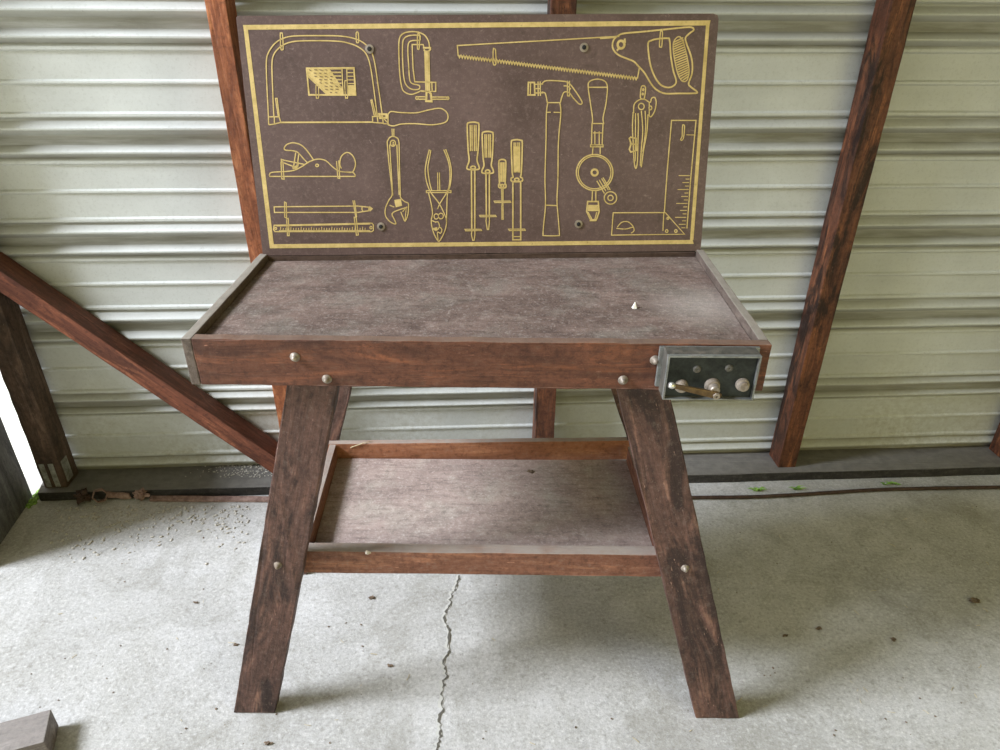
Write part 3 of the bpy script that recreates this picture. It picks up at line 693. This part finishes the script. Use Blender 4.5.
# mounting screws with washers, cleats behind
for (x, y) in [(369.5, 49), (584, 47.5), (381, 226.5), (578.5, 224)]:
    p = ob(x, y)
    w_ = obj('mounting_screw', lathe_bm(p, bn, [(-.001, .0085), (.0018, .0085), (.0022, .0045), (.0022, .0042)], 20), M['steel'], tb, smooth=False)
    obj('dark_plug', lathe_bm(p+bn*.0006, bn, [(0, .0042), (.002, .0044), (.0028, .003), (.003, 0)], 16), M['black'], w_)  # solid dark plug; the shade of a hole put into its colour
for fr in (.3, .7):
    a = BB0.lerp(BB1, fr)-bn*.0075; b = T0.lerp(T1, fr)-bn*.0075; a = a.lerp(b, .03)
    b = a+(b-a)*.93
    c_ = slab('board_cleat', [a, a+bxn*.04, b+bxn*.04, b], bn*-.02, b-a, M['backrail'], tb, .001, 0)

# ------------------------------------------------------------------ vise
vroot = thing('bench_vise', onY(711, 389, .96), 'black iron vise with a short bronze handle on the right end of the bench apron', 'vise')
yA = .9875
def rectY(x0, y0, x1, y1, Y):
    a = onY(x0, y1, Y); b = onY(x1, y1, Y); c = onY(x1, y0, Y); d = onY(x0, y0, Y); return [a, b, c, d]
rj = [onY(660, 390, yA), onY(752, 390, yA), onZ(754, 347, .966), onZ(662, 348, .966)]
q = [Vector((.2535, yA, .893)), Vector((.413, yA, .893)), Vector((.413, yA, .965)), Vector((.2535, yA, .965))]
slab('rear_jaw', q, Vector((0, -.006, 0)), fx, M['ironrim'], vroot, .0012, .0003)
yJ = .948
J0, J1 = onY(664, 400.5, yJ), onY(756, 399.5, yJ); J3, J2 = onY(667, 356.5, yJ), onY(759.5, 356, yJ)
jz0 = (J0.z+J1.z)/2; jz1 = (J2.z+J3.z)/2; jx0 = (J0.x+J3.x)/2; jx1 = (J1.x+J2.x)/2
# movable jaw: hollow casting, open to the front, with a raised rim
bm = bmesh.new()
def boxb(x0, x1, y0, y1, z0, z1, bm): return poly_bm([(x0, y0, z0), (x1, y0, z0), (x1, y0, z1), (x0, y0, z1)], (0, y1-y0, 0), bm)
boxb(jx0, jx1, yJ+.007, .9805, jz0, jz1, bm)
jaw = obj('front_jaw', bm, M['ironmid'], vroot)
bm = bmesh.new(); boxb(jx0+.003, jx1-.003, yJ+.0062, yJ+.0069, jz0+.003, jz1-.003, bm); obj('jaw_recess', bm, M['iron'], jaw)
t_ = .0028
bm = bmesh.new()
def rimring(bm):
    o = [(jx0, jz0), (jx1, jz0), (jx1, jz1), (jx0, jz1)]; i = [(jx0+t_, jz0+t_*.6), (jx1-t_, jz0+t_*.6), (jx1-t_, jz1-t_), (jx0+t_, jz1-t_)]
    V = [[bm.verts.new((x, y, z)) for (x, z) in L for y in (yJ, yJ+.0068)] for L in (o, i)]
    for k in range(4):
        l = (k+1) % 4; of, ob_, of2, ob2 = V[0][2*k], V[0][2*k+1], V[0][2*l], V[0][2*l+1]; f1_, b1_, f2_, b2_ = V[1][2*k], V[1][2*k+1], V[1][2*l], V[1][2*l+1]
        bm.faces.new((of, of2, f2_, f1_)); bm.faces.new((of, ob_, ob2, of2)); bm.faces.new((f1_, f2_, b2_, b1_)); bm.faces.new((ob_, b1_, b2_, ob2))
rimring(bm); obj('jaw_rim', bm, M['ironrim'], jaw)
# bosses: two guide rods, the screw, two round bolt heads
def boss(x, y, prof, mat, name, par=vroot):
    p = onY(x, y, yJ+.0062); return obj(name, lathe_bm(p, (0, -1, 0), prof, 24), mat, par), p
boss(681, 385.5, [(0, .011), (.005, .0105), (.007, .008), (.010, .008), (.011, .006), (.011, 0)], M['steel'], 'guide_rod')
boss(742, 384, [(0, .011), (.005, .0105), (.007, .008), (.011, .008), (.012, .006), (.012, 0)], M['steel'], 'guide_rod')
s_, sp_ = boss(712, 385, [(0, .0125), (.003, .012), (.008, .0105), (.009, .0082), (.018, .008), (.020, .0065), (.020, 0)], M['steel'], 'vise_screw')
for (x, y) in [(697, 369), (729, 368)]: boss(x, y, [(0, .0065), (.0015, .0062), (.003, .0048), (.0032, .002), (.0022, 0)], M['ironmid'], 'rivet', jaw)
hp0 = sp_+Vector((.001, -.0235, -.006)); hp1 = onY(673, 386.5, .925)
ax_ = (hp0-hp1).normalized(); nn = Vector((0, -1, 0)); nn = (nn-ax_*nn.dot(ax_)).normalized(); sd = ax_.cross(nn)
hand = slab('handle', [hp1-sd*.0032, hp0-sd*.0062, hp0+ax_*.009-sd*.004, hp0+ax_*.009+sd*.004, hp0+sd*.0062, hp1+sd*.0032], nn*-.005, ax_, M['brass'], vroot, .001, 0)
obj('handle_knob', lathe_bm(hp1+nn*-.0025, -ax_, [(-.004, .003), (-.001, .0052), (.003, .0052), (.006, .004), (.0065, 0)], 14), M['bright'], hand, smooth=True)
obj('screw_nut', lathe_bm(hp0+nn*.0001, nn, [(0, .0055), (.0035, .0055), (.0035, .0022), (.001, .0018), (.001, 0)], 6), M['steel'], hand)

# ------------------------------------------------------------------ loose things
# grey timber offcut bottom left
zt2 = .06
a = onZ(51, 709, zt2); b = onZ(53, 738, zt2); d = onZ(0, 723, zt2); ld_ = (a-d).normalized()
pd = Vector((ld_.y, -ld_.x, 0)); wd_ = .082
blk = slab('timber_offcut', [a, a+pd*wd_, a+pd*wd_-ld_*.4, a-ld_*.4], Vector((0, 0, -.0585)), ld_, M['block'], None, .002, .001)
props(blk, 'weathered grey timber offcut lying in the bottom left corner', 'timber')
# rusty bar on the floor against the plate
rust = thing('rusty_bar', onZ(150, 497, 0), 'long thin rusty bar lying on the floor along the timber plate', 'bar')
bp_ = [onZ(150, 497.8, .010), onZ(270, 498, .010), onZ(420, 499.5, .010)]
u = (bp_[1]-bp_[0]).normalized(); yy = Vector((0, 0, 1))
p = [bp_[0], bp_[1], bp_[2]]
slab('flat_bar', [p[0]+Vector((0, .009, .003)), p[2]+Vector((0, .009, .003)), p[2]+Vector((0, -.009, 0)), p[0]+Vector((0, -.009, 0))], Vector((0, 0, -.009)), u, M['rust'], rust, .001, .0012, .03)
path = cat([(onZ(x, y, .007).x, onZ(x, y, .007).y) for x, y in [(420, 500), (600, 499), (690, 497.5), (760, 496.5), (830, 492.5), (880, 489.5), (940, 488), (1010, 487)]])
obj('bent_rod', tube_bm([(x, y, .0068) for x, y in path], .0062, 8), M['rustdark'], rust, smooth=True)
# crumpled rusty tube end and scraps
def ringtube(c, ax, r, h, th, n, mat, parent, name, squash=1.0):
    bm = bmesh.new(); m = frame(c, ax, UP); R_ = []
    for x in (0, h):
        for rr in (r, r-th):
            R_.append([bm.verts.new(m @ Vector((x+random.uniform(-1, 1)*th, rr*math.cos(2*PI*k/n)*squash, rr*math.sin(2*PI*k/n)))) for k in range(n)])
    for (i, j) in ((0, 2), (1, 3), (0, 1), (2, 3)):
        for k in range(n): bm.faces.new((R_[i][k], R_[i][(k+1) % n], R_[j][(k+1) % n], R_[j][k]))
    return obj(name, bm, mat, parent)
tc_ = onZ(101, 501, 0); sc_ = thing('looped_strap', tc_, 'bent rusty strap with a small six-sided loop on its left end, on the floor', 'scrap')
ringtube(tc_+Vector((0, .004, .0235)), Vector((.55, -.8, .3)), .0235, .02, .0035, 6, M['rust'], sc_, 'loop')
sp0 = tc_+Vector((.022, .002, .033)); slab('strap', [sp0, sp0+Vector((.072, .004, -.008)), sp0+Vector((.076, .002, -.026)), sp0+Vector((.05, 0, -.028)), sp0+Vector((.004, -.002, -.02))], Vector((0, .004, .001)), (1, 0, 0), M['rust'], sc_, .0008, .003, .012)
def crumple(c, sx, sy, sz, seed, mat, name, label, cat_, group=None):
    bm = bmesh.new(); bmesh.ops.create_icosphere(bm, subdivisions=3, radius=1)
    for v_ in bm.verts:
        k = 1+noise.noise(v_.co*1.7+Vector((seed, 0, 0)))*1.1+noise.noise(v_.co*4+Vector((0, seed, 0)))*.5
        v_.co = Vector((v_.co.x*sx*k, v_.co.y*sy*k, v_.co.z*sz*k))
    lo_ = min(v_.co.z for v_ in bm.verts)
    for v_ in bm.verts: v_.co += Vector((c[0], c[1], c[2]-lo_))
    o = obj(name, bm, mat); return props(o, label, cat_, group)
c_ = onZ(84, 502, 0); crumple(c_, .022, .018, .016, 3, M['rustdark'], 'rusty_scrap', 'dark crumpled rusty scrap left of the looped strap', 'scrap')
c_ = onZ(143, 500, 0); crumple(c_, .022, .014, .014, 8, M['rust'], 'rusty_scrap', 'crumpled rusty scrap between the looped strap and the long bar', 'scrap')
# white chip on the bench, bits on the shelf
c_ = onZ(634.5, 308, ZS); bm = bmesh.new(); bmesh.ops.create_cone(bm, cap_ends=True, segments=5, radius1=.0055, radius2=.001, depth=.011, matrix=Matrix.Translation(c_+Vector((0, 0, .0057))))
props(obj('white_chip', bm, M['white']), 'small white chip standing on the bench surface', 'chip')
def twig(pts, r, mat, name, label, group=None, cat_='twig'):
    k = len(pts); o = obj(name, tube_bm(pts, [r*(.5 if i in (0, k-1) else 1) for i in range(k)], 6), mat, smooth=True)
    return props(o, label, cat_, group)
zz = zt_
twig([onZ(343, 452, .43), onZ(352, 447, .455), onZ(362, 443.5, zz+.003), onZ(372, 441, zz+.004)], .0012, M['straw'], 'straw_stem', 'thin pale straw stem caught in the back left corner of the shelf tray')
crumple(onZ(530, 472, .4215), .006, .004, .002, 5, M['leafdry'], 'leaf_bit', 'tiny dark leaf bit on the shelf board', 'leaf')
crumple(onY(368, 554.5, 1.0425), .0045, .0025, .004, 9, M['web'], 'cocoon', 'small pale cocoon stuck on the front shelf rail near the left leg', 'cocoon')
# bits on the floor
spots = [((975, 602), .012, 'dark curled leaf by the right edge of the floor'), ((893, 640), .007, 'small leaf right of the bench on the floor'),
         ((372, 598), .008, 'brown leaf bit under the shelf left of the crack'), ((236, 645), .006, 'dark bit left of the left bench leg'),
         ((268, 744), .007, 'dark bit in front of the left bench leg'), ((819, 629), .007, 'dark leaf bit in the middle of the right floor'),
         ((785, 636), .006, 'dark bit beside the right bench leg shadow'), ((196, 603), .005, 'dark speck on the left floor near the bench leg'),
         ((390, 666), .006, 'dark bit in the shadow of the left leg'), ((952, 425), 0, '')]
for i, ((x, y), r, lab) in enumerate(spots):
    if r: crumple(onZ(x, y, .0002), r, r*.6, r*.28, i*3.1, M['leafdry'], 'leaf_bit', lab, 'leaf')
# straw and chaff on the floor: nobody could count it
def scatter(name, mat, n, fn, ln, r, label, cat_):
    bm = bmesh.new()
    for _ in range(n):
        x, y = fn(); p = onZ(x, y, 0); a_ = random.uniform(0, PI); L_ = random.uniform(*ln); d_ = Vector((math.cos(a_), math.sin(a_), 0))*L_/2
        rr = r*random.uniform(.6, 1.3); z_ = rr+.0003
        m = p+Vector((-d_.y, d_.x, 0))*random.uniform(-.25, .25)
        tube_bm([p-d_+UP*z_, m+UP*(z_+rr*.5), p+d_+UP*z_], rr, 5, bm)
    o = obj(name, bm, mat, None, Matrix.Identity(4)); props(o, label, cat_, kind='stuff')
scatter('straw_litter', M['straw'], 60, lambda: (random.uniform(690, 1000), random.uniform(500, 720)) if random.random() < .75 else (random.uniform(60, 700), random.uniform(580, 745)), (.004, .02), .0006, 'fine straw and chaff scattered over the concrete floor', 'litter')
def grit(name, n, fn, r, mat, label, cat_, z=0):
    bm = bmesh.new()
    for _ in range(n):
        x, y = fn(); p = onZ(x, y, z); rr = random.uniform(*r)
        m = Matrix.Translation(p+UP*rr*.4) @ Matrix.Rotation(random.uniform(0, 6), 4, 'Z') @ Matrix.Diagonal((rr*random.uniform(.7, 1.8), rr, rr*random.uniform(.4, .9), 1))
        s = bmesh.ops.create_icosphere(bm, subdivisions=1, radius=1, matrix=m)
        for v_ in s['verts']: v_.co += Vector((random.uniform(-1, 1), random.uniform(-1, 1), 0))*rr*.2
    props(obj(name, bm, mat, None, Matrix.Identity(4)), label, cat_, kind='stuff')
def gl():
    t = random.random(); x = 50+200*t; return (x, 506+abs(random.gauss(0, 1))*(26-8*t))
grit('floor_grit', 420, gl, (.0012, .0045), M['dirt'], 'loose grit and mortar crumbs on the concrete along the left of the timber plate', 'grit')
grit('dark_grit', 150, lambda: (random.uniform(0, 1000), random.uniform(505, 748)), (.0006, .0022), M['leafdry'], 'fine dark specks scattered over the whole floor', 'grit')
grit('sill_grit', 260, lambda: (random.gauss(250, 22), random.uniform(464, 478)), (.001, .0032), M['dirt'], 'crumbled mortar heaped on the timber plate at the foot of the brace', 'grit', z=.034)
# grass and moss where light comes in under the wall
def tuft(x, y, n, h, label, spread=.012):
    p = onZ(x, y, 0); bm = bmesh.new()
    for k in range(n):
        a_ = random.uniform(0, 2*PI); q_ = p+Vector((random.uniform(-spread, spread), random.uniform(-.006, .006), .0008)); L_ = h*random.uniform(.5, 1)
        lean = Vector((math.cos(a_), -abs(math.sin(a_))*.4, 0))
        tube_bm([q_, q_+lean*L_*.4+UP*L_*.35, q_+lean*L_+UP*L_*.4], [.0016, .0022, .0003], 4, bm)
    props(obj('grass_tuft', bm, M['grass']), label, 'grass')
tuft(797, 489, 12, .045, 'small bright green grass tuft beside the foot of the right stud')
tuft(756, 490, 18, .03, 'tiny green tuft on the floor left of the foot of the right stud')
tuft(890, 484, 18, .03, 'thin green tuft on the floor towards the right end of the timber plate', .03)
p = onZ(38, 497, 0); bm = bmesh.new()
for _ in range(70):
    rr = random.uniform(.003, .008); m = Matrix.Translation(p+Vector((random.gauss(0, .01)-.003, random.gauss(-.01, .022), rr*.4))) @ Matrix.Diagonal((rr, rr, rr, 1))
    bmesh.ops.create_icosphere(bm, subdivisions=1, radius=1, matrix=m)
props(obj('moss_patch', bm, M['moss']), 'green moss at the bottom of the bright gap beside the corner post', 'moss', kind='stuff')

# ------------------------------------------------------------------ light
w = bpy.data.worlds.new('world'); bpy.context.scene.world = w; w.use_nodes = True
nt = w.node_tree; bg = nt.nodes['Background']; bg.inputs[1].default_value = .95
tc = nt.nodes.new('ShaderNodeTexCoord'); sx_ = nt.nodes.new('ShaderNodeSeparateXYZ'); nt.links.new(tc.outputs['Generated'], sx_.inputs[0])
mr = nt.nodes.new('ShaderNodeMapRange'); mr.inputs[1].default_value = -.9; mr.inputs[2].default_value = -.1; nt.links.new(sx_.outputs[0], mr.inputs[0])
mx_ = nt.nodes.new('ShaderNodeMix'); mx_.data_type = 'RGBA'; nt.links.new(mr.outputs[0], mx_.inputs[0])
mx_.inputs[6].default_value = (1.4, 1.45, 1.6, 1); mx_.inputs[7].default_value = (.66, .62, .27, 1); nt.links.new(mx_.outputs[2], bg.inputs[0])
def area(name, loc, to, sx, sy, power, col):
    l = bpy.data.lights.new(name, 'AREA'); l.shape = 'RECTANGLE'; l.size = sx; l.size_y = sy; l.energy = power; l.color = col
    o = bpy.data.objects.new(name, l); C.objects.link(o); o.location = loc
    o.rotation_euler = (Vector(to)-Vector(loc)).to_track_quat('-Z', 'Y').to_euler(); return o
area('doorway_daylight', (-6.0, -.3, 5.6), (0, 1.2, .4), 2.0, 2.0, 1250, (.83, .89, 1.0))
area('olive_fill', (2.3, -1.3, 1.7), (1.1, 2.0, .7), 1.4, 1.4, 19, (1, .88, .34))  # added olive fill lamp, unseen, tinting the right of the wall
sl_ = bpy.data.lights.new('sun', 'SUN'); sl_.energy = 3; sl_.angle = .02
so = bpy.data.objects.new('sun', sl_); C.objects.link(so); so.rotation_euler = Vector((-.1, -.35, -1)).to_track_quat('-Z', 'Y').to_euler()
vs = bpy.context.scene.view_settings
vs.view_transform = 'Standard'; vs.look = 'None'; vs.gamma = 1; vs.use_curve_mapping = False; vs.exposure = 0.0
